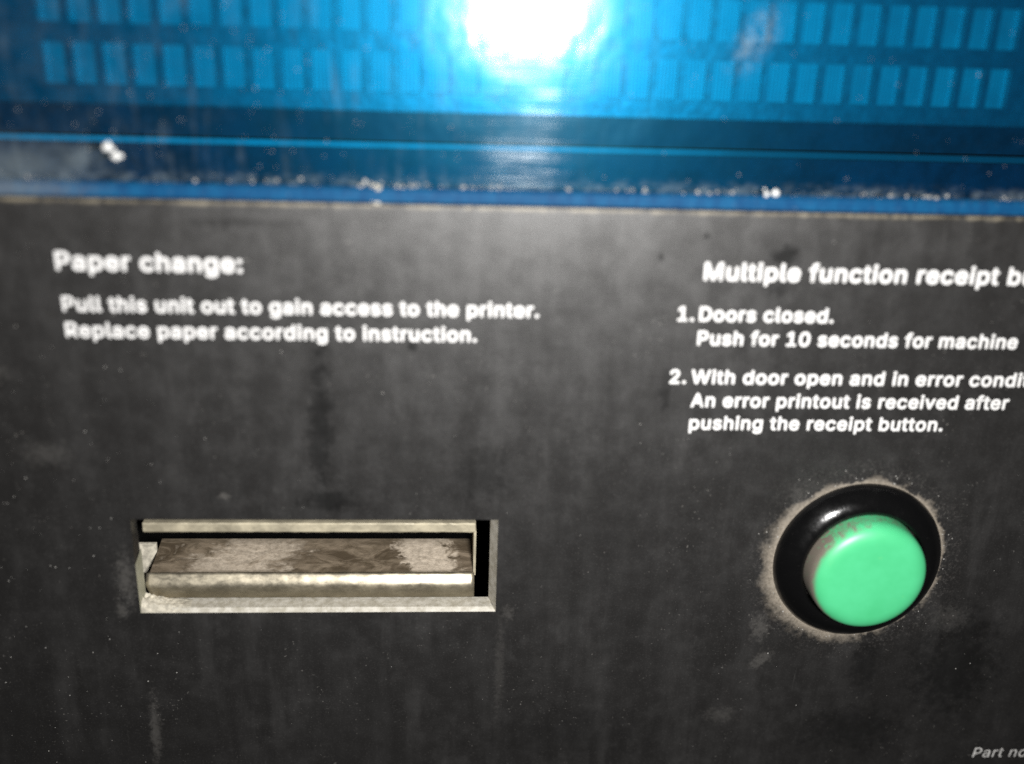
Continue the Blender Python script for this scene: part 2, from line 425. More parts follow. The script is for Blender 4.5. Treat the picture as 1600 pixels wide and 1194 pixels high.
def plate_with_holes(bm, xs, zs, open_cells, y0, y1):
    """a slab cut on a grid, leaving the named cells open (front y0, back y1)"""
    V = {}
    def vv(i, j, y):
        k = (i, j, y)
        if k not in V: V[k] = bm.verts.new((xs[i], y, zs[j]))
        return V[k]
    nx, nz = len(xs) - 1, len(zs) - 1
    solid = lambda i, j: 0 <= i < nx and 0 <= j < nz and (i, j) not in open_cells
    for i in range(nx):
        for j in range(nz):
            if not solid(i, j): continue
            for y in (y0, y1): bm.faces.new((vv(i, j, y), vv(i + 1, j, y), vv(i + 1, j + 1, y), vv(i, j + 1, y)))
            for (di, dj, a, b) in ((-1, 0, (i, j), (i, j + 1)), (1, 0, (i + 1, j), (i + 1, j + 1)), (0, -1, (i, j), (i + 1, j)), (0, 1, (i, j + 1), (i + 1, j + 1))):
                if not solid(i + di, j + dj):
                    bm.faces.new((vv(*a, y0), vv(*b, y0), vv(*b, y1), vv(*a, y1)))

# ------------------------------------------------------------------ machine housing behind everything
bm = bmesh.new()
x0, x1, z0, z1 = -185, 225, -262, 92
box(bm, x0 - 3, x0, 0.6, 74, z0, z1); box(bm, x1, x1 + 3, 0.6, 74, z0, z1)
box(bm, x0 - 3, x1 + 3, 0.6, 74, z0 - 3, z0); box(bm, x0 - 3, x1 + 3, 0.6, 74, z1, z1 + 3)
box(bm, x0, x1, 70, 74, z0, z1)
box(bm, x0, x1, 4.2, 70, -42.5, -40.0)             # bulkhead between the window bay and the panel bay
tag(link('machine_housing', bm, M['black']), 'dark box housing enclosing the bays behind the black panel and blue window', 'housing', kind='structure')

# ------------------------------------------------------------------ front panel with slot
SX0, SX1, SZ0, SZ1 = -68.1, 11.2, -130.8, -107.3
bm = bmesh.new()
plate_with_holes(bm, [-185, SX0, SX1, 225], [-262, SZ0, SZ1, -38.3], {(1, 1)}, 0, 4)
panel = link('front_panel', bm, M['panel'])
tag(panel, 'scuffed matte black metal front panel printed with white instructions below the blue window', 'panel')

bm = bmesh.new()     # bare worn lining of the slot: right, bottom and left cut edges
def quadprism(bm, front, back, t):
    """lining wall between a front edge and a back edge, t thick away from the opening"""
    a, b = front; c, d = back
    vs = [Vector(p) for p in (a, b, d, c)]
    vs2 = [p + Vector(t) for p in vs]
    A = [bm.verts.new(p) for p in vs]; B = [bm.verts.new(p) for p in vs2]
    bm.faces.new(A); bm.faces.new(B[::-1])
    for k in range(4): bm.faces.new((A[k], A[(k + 1) % 4], B[(k + 1) % 4], B[k]))
quadprism(bm, ((SX1 - .03, -.05, SZ0 + .02), (SX1 - .03, -.05, SZ1 - .02)), ((SX1 - 1.55, 3.9, SZ0 + 1.1), (SX1 - 1.55, 3.9, SZ1 - .02)), (0, 1.5, 0))
quadprism(bm, ((SX0 + .03, -.05, SZ0 + .03), (SX1 - .05, -.05, SZ0 + .03)), ((SX0 + .2, .75, SZ0 + .85), (SX1 - .7, .75, SZ0 + .85)), (0, .5, 0))
quadprism(bm, ((SX0 + .2, .75, SZ0 + .86), (SX1 - .7, .75, SZ0 + .86)), ((SX0 + .3, 4.6, SZ0 + .98), (SX1 - 1.5, 4.6, SZ0 + .98)), (0, 0, -.6))
quadprism(bm, ((SX0 + .02, -.04, SZ0 + .06), (SX0 + .02, -.04, -118.5)), ((SX0 + .35, 3.9, SZ0 + .06), (SX0 + .35, 3.9, -116.5)), (-.01, 0, 0))
link('slot_rim', bm, M['rim'], panel)
bm = bmesh.new()     # deeper lining seen low on the left
box(bm, -76, -67.25, 13.0, 13.8, SZ0 - 6, -120.6, 0.1)
link('slot_liner', bm, M['deposit'], panel)

# ------------------------------------------------------------------ printed lettering
# outlines of the grotesque letters on the panel: advance, then closed splines of (handle, point, handle), 1000 units = 1
GLYPHS = {" ":[187,[]],".":[187,[[[108,-4,95,-4,83,-4],[72,0,63,9,54,18],[50,28,50,41,50,54],[54,65,63,73,72,82],[83,87,95,87,108,87],[119,82,128,73,137,65],[141,54,141,41,141,28],[137,18,128,9,119,0]]]],"0":[453,[[[264,-7,227,-7,189,-7],[157,3,130,24,103,45],[83,74,69,113,55,152],[48,199,48,254,48,309],[55,356,69,395,83,434],[104,464,130,484,157,505],[189,516,227,516,264,516],[296,505,323,484,350,464],[370,434,384,395,398,356],[405,309,405,254,405,199],[398,152,384,113,370,74],[350,45,323,24,297,3]],[[202,50,227,50,252,50],[273,58,290,74,308,90],[321,113,330,144,339,174],[344,211,344,254,344,297],[339,334,330,365,321,395],[308,419,290,435,273,451],[252,460,227,460,202,460],[180,451,163,435,146,419],[132,395,123,365,114,334],[109,297,109,254,109,211],[114,174,123,144,132,113],[146,90,163,74,180,58]]]],"1":[453,[[[181,0,76,0,76,18],[76,36,76,55,181,55],[286,55,391,55,391,36],[391,18,391,0,286,0]],[[250,509,276,509,276,339],[276,170,276,0,255,0],[234,0,212,0,212,149],[212,299,212,448,211,448],[210,448,209,448,168,418],[127,388,86,358,86,381],[86,404,86,427,123,454],[161,481,198,509,224,509]]]],"2":[453,[[[172,0,64,0,64,16],[64,32,64,47,121,108],[177,168,234,229,254,249],[270,267,282,282,295,298],[304,313,311,327,317,341],[320,356,320,371,320,390],[316,405,308,419,299,432],[288,442,273,449,259,456],[242,460,224,460,204,460],[187,456,172,447,158,439],[147,428,139,413,131,399],[127,382,127,362,107,362],[86,362,66,362,66,392],[72,419,86,442,100,465],[119,483,143,496,167,509],[194,516,225,516,255,516],[282,509,306,497,329,484],[348,467,361,445,374,424],[381,399,381,372,381,354],[378,335,371,318,364,300],[353,280,336,259,319,237],[296,211,267,180,229,140],[191,100,153,60,153,59],[153,58,153,57,231,57],[310,57,389,57,389,38],[389,19,389,0,281,0]]]],":":[187,[[[108,-4,95,-4,83,-4],[72,0,63,9,54,18],[50,28,50,41,50,54],[54,65,63,73,72,82],[83,87,95,87,108,87],[119,82,128,73,137,65],[141,54,141,41,141,28],[137,18,128,9,119,0]],[[108,271,95,271,83,271],[72,275,63,284,54,293],[50,304,50,316,50,329],[54,340,63,349,72,357],[83,362,95,362,108,362],[119,357,128,349,137,340],[141,329,141,316,141,304],[137,293,128,284,119,275]]]],"A":[479,[[[39,0,16,0,78,170],[140,339,201,509,226,509],[251,509,276,509,338,339],[401,170,463,0,440,0],[418,0,395,0,359,101],[323,202,287,302,281,321],[273,344,264,372,255,400],[245,435,232,478,236,478],[241,478,245,478,233,435],[222,399,213,371,204,343],[196,320,191,302,155,202],[120,101,85,0,62,0]],[[197,142,110,142,110,161],[110,180,110,199,197,199],[283,199,370,199,370,180],[370,161,370,142,283,142]]]],"D":[502,[[[271,0,219,0,178,0],[137,0,96,0,96,19],[96,38,96,57,136,57],[175,57,215,57,256,57],[291,65,318,81,345,97],[366,119,379,149,392,179],[399,214,399,255,399,296],[392,331,379,361,366,390],[346,412,320,428,293,444],[260,452,221,452,178,452],[136,452,93,452,93,471],[93,490,93,509,137,509],[181,509,225,509,275,509],[317,499,353,478,388,458],[415,429,433,391,452,353],[462,308,462,255,462,202],[452,157,433,119,414,81],[387,51,351,31,314,10]],[[103,509,125,509,125,339],[125,170,125,0,103,0],[82,0,60,0,60,170],[60,339,60,509,82,509]]]],"M":[628,[[[81,0,60,0,60,170],[60,339,60,509,91,509],[121,509,152,509,193,402],[235,294,277,187,280,180],[284,170,287,159,291,148],[295,136,299,123,303,110],[307,97,311,84,315,71],[319,59,322,49,317,49],[312,49,307,49,310,59],[314,70,318,83,322,95],[326,108,330,121,334,134],[338,147,342,158,346,170],[349,179,352,187,394,294],[435,402,476,509,507,509],[537,509,568,509,568,339],[568,170,568,0,547,0],[525,0,504,0,504,97],[504,194,504,291,504,302],[504,314,504,327,505,340],[505,354,505,369,505,383],[506,398,506,413,506,428],[507,443,507,457,509,457],[511,457,513,457,508,441],[503,426,498,409,492,393],[487,378,482,363,477,348],[472,334,467,322,463,309],[459,299,456,291,418,194],[380,97,342,0,323,0],[305,0,286,0,248,97],[209,194,170,291,167,299],[163,309,159,321,155,333],[150,346,145,361,140,376],[135,391,129,408,124,424],[118,441,112,457,114,457],[117,457,119,457,119,444],[120,431,120,416,120,401],[121,387,121,372,121,357],[121,342,122,328,122,315],[122,302,122,291,122,194],[122,97,122,0,101,0]]]],"P":[444,[[[82,0,60,0,60,170],[60,339,60,509,118,509],[177,509,235,509,274,509],[307,502,332,487,358,473],[377,454,390,430,402,405],[409,378,409,348,409,317],[402,290,390,265,377,241],[358,222,332,207,307,193],[274,186,235,186,193,186],[151,186,109,186,109,205],[109,224,109,242,150,242],[191,242,233,242,259,242],[281,247,297,256,313,265],[325,278,333,294,341,310],[344,328,344,348,344,368],[341,386,333,402,325,417],[313,430,297,439,280,448],[259,452,232,452,196,452],[160,452,125,452,125,301],[125,151,125,0,103,0]]]],"R":[449,[[[82,0,60,0,60,170],[60,339,60,509,119,509],[177,509,236,509,275,509],[307,502,333,489,359,475],[378,457,390,433,403,410],[409,382,409,352,409,321],[403,295,390,271,378,248],[359,230,333,217,307,204],[275,198,236,198,189,198],[143,198,96,198,96,217],[96,236,96,255,142,255],[188,255,234,255,260,255],[281,259,298,267,314,275],[326,286,334,300,341,315],[345,332,345,352,345,372],[341,390,334,405,326,420],[314,431,298,440,281,448],[259,452,233,452,197,452],[161,452,125,452,125,301],[125,151,125,0,103,0]],[[378,0,353,0,312,76],[271,153,230,229,254,229],[279,229,303,229,344,153],[386,76,428,0,403,0]]]],"W":[686,[[[180,0,155,0,109,170],[63,339,16,509,38,509],[60,509,82,509,109,404],[136,300,163,196,168,179],[172,163,175,145,179,128],[183,111,187,94,190,76],[194,58,197,40,194,40],[192,40,189,40,193,58],[196,76,200,94,203,111],[207,128,211,145,215,163],[220,179,224,196,251,300],[279,404,306,509,331,509],[355,509,380,509,407,404],[434,300,462,196,466,179],[470,163,474,145,478,128],[482,111,486,94,490,76],[494,58,497,40,494,40],[491,40,488,40,492,58],[495,76,499,94,502,111],[506,128,510,145,515,163],[519,179,523,196,550,300],[576,404,603,509,625,509],[647,509,670,509,623,339],[577,170,530,0,505,0],[480,0,455,0,426,108],[397,215,368,323,362,344],[357,367,351,391,346,416],[341,444,336,475,341,475],[345,475,350,475,345,445],[340,419,335,395,330,371],[324,347,318,323,289,215],[260,108,230,0,205,0]]]],"a":[389,[[[182,-9,160,-9,136,-9],[114,-4,94,5,75,14],[59,27,48,45,36,62],[30,83,30,108,30,130],[35,147,43,161,52,175],[63,185,78,193,92,201],[108,207,125,211,143,215],[160,218,178,220,201,223],[219,225,234,227,248,228],[258,231,265,235,272,239],[276,245,276,255,276,255],[276,256,276,257,276,272],[273,286,267,297,261,308],[252,316,240,322,228,328],[213,331,196,331,178,331],[162,328,149,322,136,317],[126,309,118,301,110,292],[104,283,100,274,80,280],[61,285,41,291,50,314],[62,332,79,346,95,360],[113,369,133,375,153,381],[173,384,194,384,208,384],[223,383,239,379,255,376],[271,370,286,360,301,351],[313,338,322,320,332,303],[337,280,337,251,337,168],[337,84,337,0,317,0],[297,0,277,0,277,17],[277,35,277,52,275,52],[274,52,272,52,268,43],[261,34,252,25,243,15],[230,7,215,1,200,-5]],[[155,45,170,45,193,45],[212,50,228,59,243,68],[255,79,263,93,271,107],[276,122,276,138,276,155],[276,173,276,190,273,187],[268,184,259,182,251,180],[242,178,231,176,221,174],[210,172,200,171,190,170],[182,169,175,168,161,166],[147,163,134,159,121,154],[111,148,103,139,96,131],[92,119,92,105,92,92],[95,81,102,72,109,63],[118,57,130,52,142,48]]]],"b":[424,[[[261,-8,229,-8,206,-8],[187,-4,172,4,158,12],[146,21,138,31,129,42],[123,51,118,59,116,59],[114,59,112,59,112,39],[112,20,112,0,92,0],[72,0,53,0,53,170],[53,339,53,509,73,509],[93,509,114,509,114,446],[114,382,114,319,115,319],[117,319,118,319,123,327],[129,336,137,346,145,356],[157,365,171,373,186,381],[205,384,229,384,261,384],[289,376,313,361,337,345],[356,322,370,293,383,263],[390,229,390,189,390,149],[383,114,370,84,356,55],[337,32,313,16,289,0]],[[197,47,220,47,244,47],[263,53,279,66,295,78],[308,95,316,117,324,138],[328,162,328,189,328,216],[324,240,316,261,308,282],[296,299,280,311,264,324],[244,330,220,330,197,330],[177,324,161,312,145,300],[133,284,125,263,117,242],[113,217,113,189,113,161],[117,136,125,115,133,94],[146,77,162,65,178,53]]]],"c":[395,[[[226,-8,207,-8,173,-8],[143,0,117,16,91,33],[71,56,56,85,41,114],[34,149,34,187,34,227],[41,262,56,291,71,321],[91,343,117,360,143,376],[173,384,207,384,226,384],[243,382,260,377,276,372],[292,365,305,356,319,347],[330,335,340,322,350,309],[357,294,362,277,342,272],[322,267,303,262,300,272],[296,281,290,289,285,297],[278,305,270,311,262,317],[253,322,242,325,232,328],[220,330,207,330,182,330],[161,323,145,310,129,297],[116,280,108,258,100,237],[96,213,96,187,96,162],[100,139,108,117,116,96],[129,79,145,66,161,53],[182,46,207,46,220,46],[232,48,243,52,253,55],[263,60,271,66,279,72],[286,80,292,89,297,97],[301,107,304,117,324,112],[343,107,363,102,358,85],[351,70,341,56,332,43],[320,31,306,21,293,12],[277,4,261,-1,244,-6]]]],"d":[424,[[[219,-8,195,-8,164,-8],[136,0,111,16,87,32],[68,55,55,84,41,114],[34,149,34,189,34,229],[41,263,55,293,69,322],[88,345,112,361,136,376],[164,384,196,384,219,384],[238,381,253,373,268,365],[279,356,287,346,296,336],[302,327,306,319,308,319],[309,319,311,319,311,382],[311,446,311,509,331,509],[351,509,372,509,372,339],[372,170,372,0,352,0],[332,0,313,0,313,20],[313,39,313,59,311,59],[309,59,307,59,302,51],[295,42,287,31,278,21],[267,12,252,4,238,-4]],[[181,47,205,47,227,47],[247,53,263,65,279,77],[291,94,299,115,308,136],[312,161,312,189,312,217],[308,242,300,263,292,284],[279,300,263,312,247,324],[228,330,205,330,181,330],[161,324,145,311,129,299],[116,282,108,261,100,240],[96,216,96,189,96,162],[100,138,109,117,117,95],[129,78,145,66,161,53]]]],"e":[403,[[[238,-8,212,-8,175,-8],[143,0,117,16,90,33],[70,56,56,85,41,114],[34,148,34,187,34,226],[41,260,55,290,69,319],[89,343,115,359,141,376],[171,384,205,384,226,384],[246,381,266,374,285,367],[303,356,319,341,335,326],[348,306,357,282,366,258],[371,228,371,194,371,186],[371,178,371,169,272,169],[174,169,75,169,75,187],[75,204,75,221,163,221],[250,221,338,221,329,215],[319,208,310,202,310,227],[306,249,298,269,290,288],[278,303,263,314,247,325],[228,330,205,330,182,330],[163,325,146,313,130,302],[118,288,109,270,100,251],[96,232,96,211,96,200],[96,189,96,178,96,150],[101,126,110,106,120,87],[134,72,151,61,168,51],[189,46,212,46,228,46],[241,48,254,53,266,57],[277,64,285,73,294,82],[301,93,306,105,325,101],[345,96,365,91,359,71],[349,54,335,39,321,24],[303,13,283,4,262,-4]]]],"f":[253,[[[154,379,228,379,228,362],[228,344,228,327,154,327],[80,327,6,327,6,344],[6,362,6,379,80,379]],[[101,0,81,0,81,144],[81,288,81,432,81,453],[86,471,96,486,106,500],[119,511,135,519,152,526],[169,530,187,530,201,530],[213,529,222,527,232,525],[238,523,243,521,238,503],[233,486,227,468,224,470],[220,471,215,472,210,473],[203,474,195,474,176,474],[163,469,154,460,146,451],[142,437,142,419,142,279],[142,140,142,0,121,0]]]],"g":[425,[[[238,-151,207,-151,179,-151],[155,-147,134,-140,113,-132],[96,-123,82,-110,69,-98],[58,-84,51,-69,67,-60],[84,-50,101,-41,107,-49],[113,-57,122,-66,130,-75],[141,-82,154,-88,168,-94],[186,-97,207,-97,238,-97],[263,-90,282,-75,302,-60],[311,-37,311,-6,311,19],[311,44,311,68,310,68],[308,68,306,68,301,60],[295,51,287,41,278,32],[267,23,252,16,238,8],[219,5,195,5,164,5],[137,12,113,27,88,41],[69,62,55,90,41,118],[34,152,34,191,34,230],[41,264,55,293,69,322],[88,345,112,361,137,376],[165,384,196,384,220,384],[239,381,253,373,268,365],[280,356,288,346,297,336],[303,327,308,319,309,319],[311,319,313,319,313,339],[313,359,313,379,333,379],[353,379,372,379,372,250],[372,121,372,-9,372,-42],[365,-69,350,-90,335,-111],[316,-126,291,-136,266,-146]],[[181,59,205,59,228,59],[248,64,264,75,280,86],[292,101,300,121,308,141],[312,165,312,193,312,220],[308,243,300,264,292,284],[280,301,264,312,248,324],[228,330,205,330,181,330],[161,324,145,312,129,299],[117,283,109,262,100,242],[96,219,96,193,96,166],[100,143,109,123,117,103],[129,87,145,76,162,65]]]],"h":[410,[[[114,249,114,227,114,151],[114,76,114,0,93,0],[73,0,53,0,53,170],[53,339,53,509,73,509],[93,509,114,509,114,435],[114,361,114,287,110,287],[106,287,102,287,114,322],[131,347,152,362,174,377],[199,384,227,384,253,384],[276,379,295,369,315,358],[330,342,341,321,352,299],[357,273,357,240,357,160],[357,80,357,0,337,0],[316,0,296,0,296,78],[296,157,296,235,296,265],[288,288,273,304,258,321],[237,329,210,329,192,329],[175,325,161,317,146,309],[135,298,126,283,118,267]]]],"i":[166,[[[73,0,53,0,53,126],[53,253,53,379,73,379],[93,379,114,379,114,253],[114,126,114,0,93,0]],[[95,443,84,443,72,443],[62,447,54,455,45,462],[41,472,41,483,41,494],[45,504,54,512,62,520],[72,524,84,524,95,524],[106,520,114,512,122,504],[126,494,126,483,126,472],[122,462,114,455,106,447]]]],"l":[189,[[[147,-2,139,-2,110,-2],[88,5,74,20,60,35],[53,57,53,84,53,226],[53,367,53,509,73,509],[93,509,114,509,114,372],[114,235,114,99,114,81],[116,69,120,62,125,55],[133,52,146,52,152,52],[157,52,160,53,164,53],[167,54,170,54,173,37],[177,20,181,3,175,1],[169,0,162,-1,154,-2]]]],"m":[609,[[[73,0,53,0,53,126],[53,253,53,379,72,379],[92,379,112,379,112,351],[112,323,112,295,111,295],[109,295,108,295,113,316],[121,332,132,346,144,359],[157,369,172,376,187,383],[203,386,219,386,247,386],[270,378,287,361,305,344],[316,322,321,295,318,295],[315,295,312,295,317,313],[325,329,337,343,349,357],[364,367,381,375,398,382],[416,386,437,386,459,386],[479,381,497,372,515,362],[530,348,541,328,551,309],[557,285,557,255,557,170],[557,85,557,0,536,0],[516,0,496,0,496,85],[496,169,496,254,496,281],[488,301,473,313,457,325],[439,330,419,330,402,330],[387,327,374,320,362,313],[352,303,345,290,339,278],[335,263,335,247,335,165],[335,82,335,0,315,0],[295,0,274,0,274,87],[274,173,274,260,274,281],[267,298,253,311,239,324],[221,330,199,330,185,330],[171,327,158,320,144,313],[134,303,126,289,118,276],[114,258,114,238,114,159],[114,79,114,0,93,0]]]],"n":[409,[[[114,249,114,227,114,151],[114,76,114,0,93,0],[73,0,53,0,53,126],[53,253,53,379,72,379],[92,379,112,379,112,349],[112,318,112,287,109,287],[106,287,102,287,114,322],[131,347,152,362,174,377],[199,384,227,384,253,384],[276,379,295,369,314,358],[330,342,341,321,352,299],[357,273,357,240,357,160],[357,80,357,0,337,0],[316,0,296,0,296,78],[296,157,296,235,296,265],[288,288,273,304,258,321],[237,329,210,329,192,329],[175,325,161,317,146,309],[135,298,126,283,118,267]]]],"o":[415,[[[242,-8,207,-8,173,-8],[143,0,117,16,91,33],[71,56,56,85,41,114],[34,149,34,187,34,227],[41,262,56,291,71,321],[91,343,117,360,143,376],[173,384,207,384,242,384],[273,376,299,360,325,343],[345,321,359,291,374,262],[381,227,381,187,381,149],[374,114,359,85,345,56],[325,33,299,16,273,0]],[[182,46,207,46,233,46],[254,53,270,66,287,79],[299,96,307,117,315,139],[319,162,319,187,319,213],[315,236,307,258,299,280],[287,297,270,310,254,323],[233,330,207,330,182,330],[161,323,145,310,129,297],[116,280,108,258,100,237],[96,213,96,187,96,162],[100,139,108,117,116,96],[129,79,145,66,161,53]]]],"p":[424,[[[73,-143,53,-143,53,31],[53,205,53,379,72,379],[92,379,112,379,112,359],[112,339,112,319,114,319],[116,319,118,319,123,327],[129,336,137,346,145,356],[157,365,171,373,186,381],[205,384,229,384,261,384],[289,376,313,361,337,345],[356,322,370,293,383,263],[390,229,390,189,390,149],[383,114,370,84,356,55],[337,32,313,16,289,0],[261,-8,229,-8,206,-8],[187,-4,173,4,158,12],[146,21,138,31,130,42],[123,51,118,59,117,59],[115,59,114,59,114,-8],[114,-76,114,-143,93,-143]],[[197,47,220,47,244,47],[263,53,279,66,295,78],[308,95,316,117,324,138],[328,162,328,189,328,216],[324,240,316,261,308,282],[296,299,280,311,264,324],[244,330,220,330,197,330],[177,324,161,312,145,300],[133,284,125,263,117,242],[113,217,113,189,113,161],[117,136,125,115,133,94],[146,77,162,65,178,53]]]],"r":[259,[[[73,0,53,0,53,126],[53,253,53,379,72,379],[92,379,112,379,112,360],[112,340,112,321,113,321],[114,321,115,321,122,340],[135,355,152,367,170,379],[190,385,213,385,218,385],[223,385,229,384,235,384],[240,384,243,384,243,363],[243,343,243,322,242,323],[237,323,230,324,223,325],[215,326,207,326,189,326],[173,322,159,315,145,307],[134,297,126,284,118,270],[114,255,114,237,114,158],[114,79,114,0,93,0]]]],"s":[365,[[[211,-8,182,-8,156,-8],[133,-4,112,3,92,11],[75,23,62,38,49,53],[40,72,36,94,55,98],[74,102,94,107,99,86],[109,70,124,60,139,50],[158,45,181,45,208,45],[229,51,244,62,260,74],[268,87,268,103,268,116],[263,127,254,136,245,144],[231,151,212,155,191,160],[170,165,149,170,115,178],[89,191,72,208,55,225],[47,247,47,274,47,296],[53,315,65,332,77,348],[94,361,115,370,136,380],[160,384,187,384,213,384],[235,380,254,372,272,365],[287,353,299,339,310,325],[319,309,324,290,305,286],[287,281,268,277,263,292],[255,304,243,316,230,327],[212,333,187,333,165,333],[146,327,131,317,116,306],[109,293,109,277,109,263],[114,252,124,243,134,235],[150,228,172,223,191,218],[210,214,229,209,264,201],[290,188,306,171,323,154],[331,133,331,107,331,84],[325,64,312,47,300,30],[282,16,260,6,237,-3]]]],"t":[227,[[[138,379,204,379,204,362],[204,344,204,327,138,327],[72,327,6,327,6,344],[6,362,6,379,72,379]],[[65,345,65,471,85,471],[106,471,126,471,126,347],[126,222,126,98,126,81],[129,69,136,61,143,54],[154,50,170,50,174,50],[179,50,185,51,191,52],[197,53,202,54,206,36],[209,19,213,2,207,0],[200,-2,192,-3,184,-4],[176,-4,168,-4,136,-4],[110,4,92,21,74,38],[65,62,65,93,65,219]]]],"u":[410,[[[211,-5,182,-5,157,-5],[134,0,115,11,95,21],[80,37,69,59,58,80],[53,107,53,139,53,219],[53,299,53,379,73,379],[93,379,114,379,114,301],[114,222,114,144,114,114],[121,91,137,75,152,58],[173,50,200,50,218,50],[235,54,249,62,264,70],[275,81,283,97,292,112],[296,131,296,153,296,228],[296,304,296,379,316,379],[337,379,357,379,357,253],[357,126,357,0,337,0],[318,0,298,0,298,31],[298,61,298,92,301,92],[304,92,307,92,295,57],[279,32,257,17,235,2]]]],"v":[389,[[[184,0,163,0,114,126],[66,253,17,379,40,379],[62,379,84,379,111,305],[138,230,165,155,174,132],[181,110,187,87,193,64],[199,42,206,21,198,21],[191,21,184,21,191,42],[197,64,203,87,209,110],[216,132,224,155,251,230],[278,305,305,379,327,379],[349,379,371,379,323,253],[275,126,226,0,205,0]]]]}
CAPH = 0.509
def lettering(name, text, x, z, cap, width=None, weight=0.022, mat='ink', shear=0.0, parent=None, xs=None, track=0.032):
    bm = bmesh.new()
    for outline in (False, True):
        cu = bpy.data.curves.new(name, 'CURVE'); cu.dimensions = '3D' if outline else '2D'
        cu.fill_mode = 'FULL' if outline else 'BOTH'
        cu.bevel_depth = weight if outline else 0.0; cu.bevel_resolution = 1; cu.resolution_u = 4
        pen = 0.0
        for ch in text:
            adv, spl = GLYPHS[ch]
            for pts in spl:
                sp = cu.splines.new('BEZIER'); sp.bezier_points.add(len(pts) - 1); sp.use_cyclic_u = True
                for bp, p in zip(sp.bezier_points, pts):
                    bp.handle_left_type = bp.handle_right_type = 'FREE'
                    q = [v / 1000 for v in p]
                    bp.co = (pen + q[2], q[3], 0); bp.handle_left = (pen + q[0], q[1], 0); bp.handle_right = (pen + q[4], q[5], 0)
            pen += adv / 1000 + track
        tmp = bpy.data.objects.new(name, cu); C.objects.link(tmp)
        dg = bpy.context.evaluated_depsgraph_get()
        me = bpy.data.meshes.new_from_object(tmp.evaluated_get(dg))
        bpy.data.objects.remove(tmp); bpy.data.curves.remove(cu)
        if not outline:
            for v in me.vertices: v.co.z = weight * 0.9
        bm.from_mesh(me); bpy.data.meshes.remove(me)
    me = bpy.data.meshes.new(name); bm.to_mesh(me); bm.free()
    lx, hx = min(v.co.x for v in me.vertices), max(v.co.x for v in me.vertices)
    sz = cap / (CAPH + 2 * weight)
    sx = width / (hx - lx) if width else sz * (xs or 1.0)
    if width: print('LETTER', name, text[:14], 'stretch %.3f' % (sx / sz))
    for v in me.vertices:
        c = v.co.copy()
        v.co = Vector((x + (c.x - lx) * sx + shear * c.y * sz, -0.015 - c.z * sz * 0.35, z + (c.y + weight) * sz)) * MM
    me.name = name; me.materials.clear(); me.materials.append(M[mat])
    o = bpy.data.objects.new(name, me); C.objects.link(o); o.parent = parent
    return o
LN = [('heading_text', 'Paper change:', -77.0, -52.5, 3.95, 36.1, .032),
      ('instruction_text', 'Pull this unit out to gain access to the printer.', -76.7, -60.9, 3.3, 95.0, .030),
      ('instruction_text', 'Replace paper according to instruction.', -76.7, -66.3, 3.3, 82.4, .030),
      ('numeral_text', '1.', 46.9, -61.2, 3.3, None, .030),
      ('instruction_text', 'Doors closed.', 51.4, -61.2, 3.3, 28.4, .030),
      ('instruction_text', 'Push for 10 seconds for machine', 51.5, -66.4, 3.3, 68.9, .030),
      ('numeral_text', '2.', 46.4, -75.0, 3.3, None, .030),
      ('instruction_text', 'With door open and in error condition', 51.0, -75.0, 3.3, None, .030),
      ('instruction_text', 'An error printout is received after', 51.4, -80.3, 3.3, 69.9, .030),
      ('instruction_text', 'pushing the receipt button.', 51.5, -85.5, 3.3, 56.1, .030),
      ('heading_text', 'Multiple function receipt button:', 51.5, -52.5, 3.95, None, .032)]
STRETCH = {'Mul': 1.03, 'Wit': 1.035, '1.': 1.0, '2.': 1.0}
for nm, tx, x, z, cap, wd, wt in LN:
    lettering(nm, tx, x, z, cap, wd, wt, 'ink', 0.0, panel, STRETCH.get(tx[:3], 1.0))
lettering('part_number_text', 'Part no.', 131.4, -173.8, 2.9, None, 0.002, 'ink_grey', 0.12, panel, 1.0)

# ------------------------------------------------------------------ blue window
bm = bmesh.new()
box(bm, -185, 225, 1.4, 4.4, -37.95, 91)
bm.normal_update()
for f in bm.faces: f.material_index = 0 if f.normal.y < -0.9 else 1
pane = link('display_window', bm, [M['face'], M['body']])
tag(pane, 'scratched translucent blue plastic window above the black panel, glaring with the flash', 'window')
bm = bmesh.new()
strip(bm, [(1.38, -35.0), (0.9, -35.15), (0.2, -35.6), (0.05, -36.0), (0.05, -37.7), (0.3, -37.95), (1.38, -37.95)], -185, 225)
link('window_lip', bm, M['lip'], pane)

# ------------------------------------------------------------------ grille behind the window
GY = 12.0
K = (200 + GY) / 221.0
PX, CW = 5.96 * K, 4.55 * K
xs = [-184.5]
opens = set()
rows = [((-18.9 + 12 * r) * K, (-10.8 + 12 * r) * K) for r in range(8)]
zs = [-22.6 * K]
for a, b in rows: zs += [a, b]
zs.append(90)
for k in range(34):
    c = -80.0 * K + PX * k
    xs += [c - CW / 2, c + CW / 2]
xs.append(224.5)
for k in range(34):
    for j in range(len(rows)): opens.add((1 + 2 * k, 1 + 2 * j))
bm = bmesh.new()
plate_with_holes(bm, xs, zs, opens, GY, GY + 1.2)
grille = link('display_grille', bm, M['grille'])
tag(grille, 'dark slotted grille with rows of upright openings seen through the blue window', 'grille')
bm = bmesh.new(); box(bm, -90, 128, GY + 1.5, GY + 2.0, -21.5, 89)
link('mesh_screen', bm, M['screen'], grille)
bm = bmesh.new()      # pale strip at the foot of the grille
box(bm, -184, 224, GY - 0.6, GY - 0.1, -22.6 * K, -19.4 * K)
link('foot_strip', bm, M['grille'], grille)

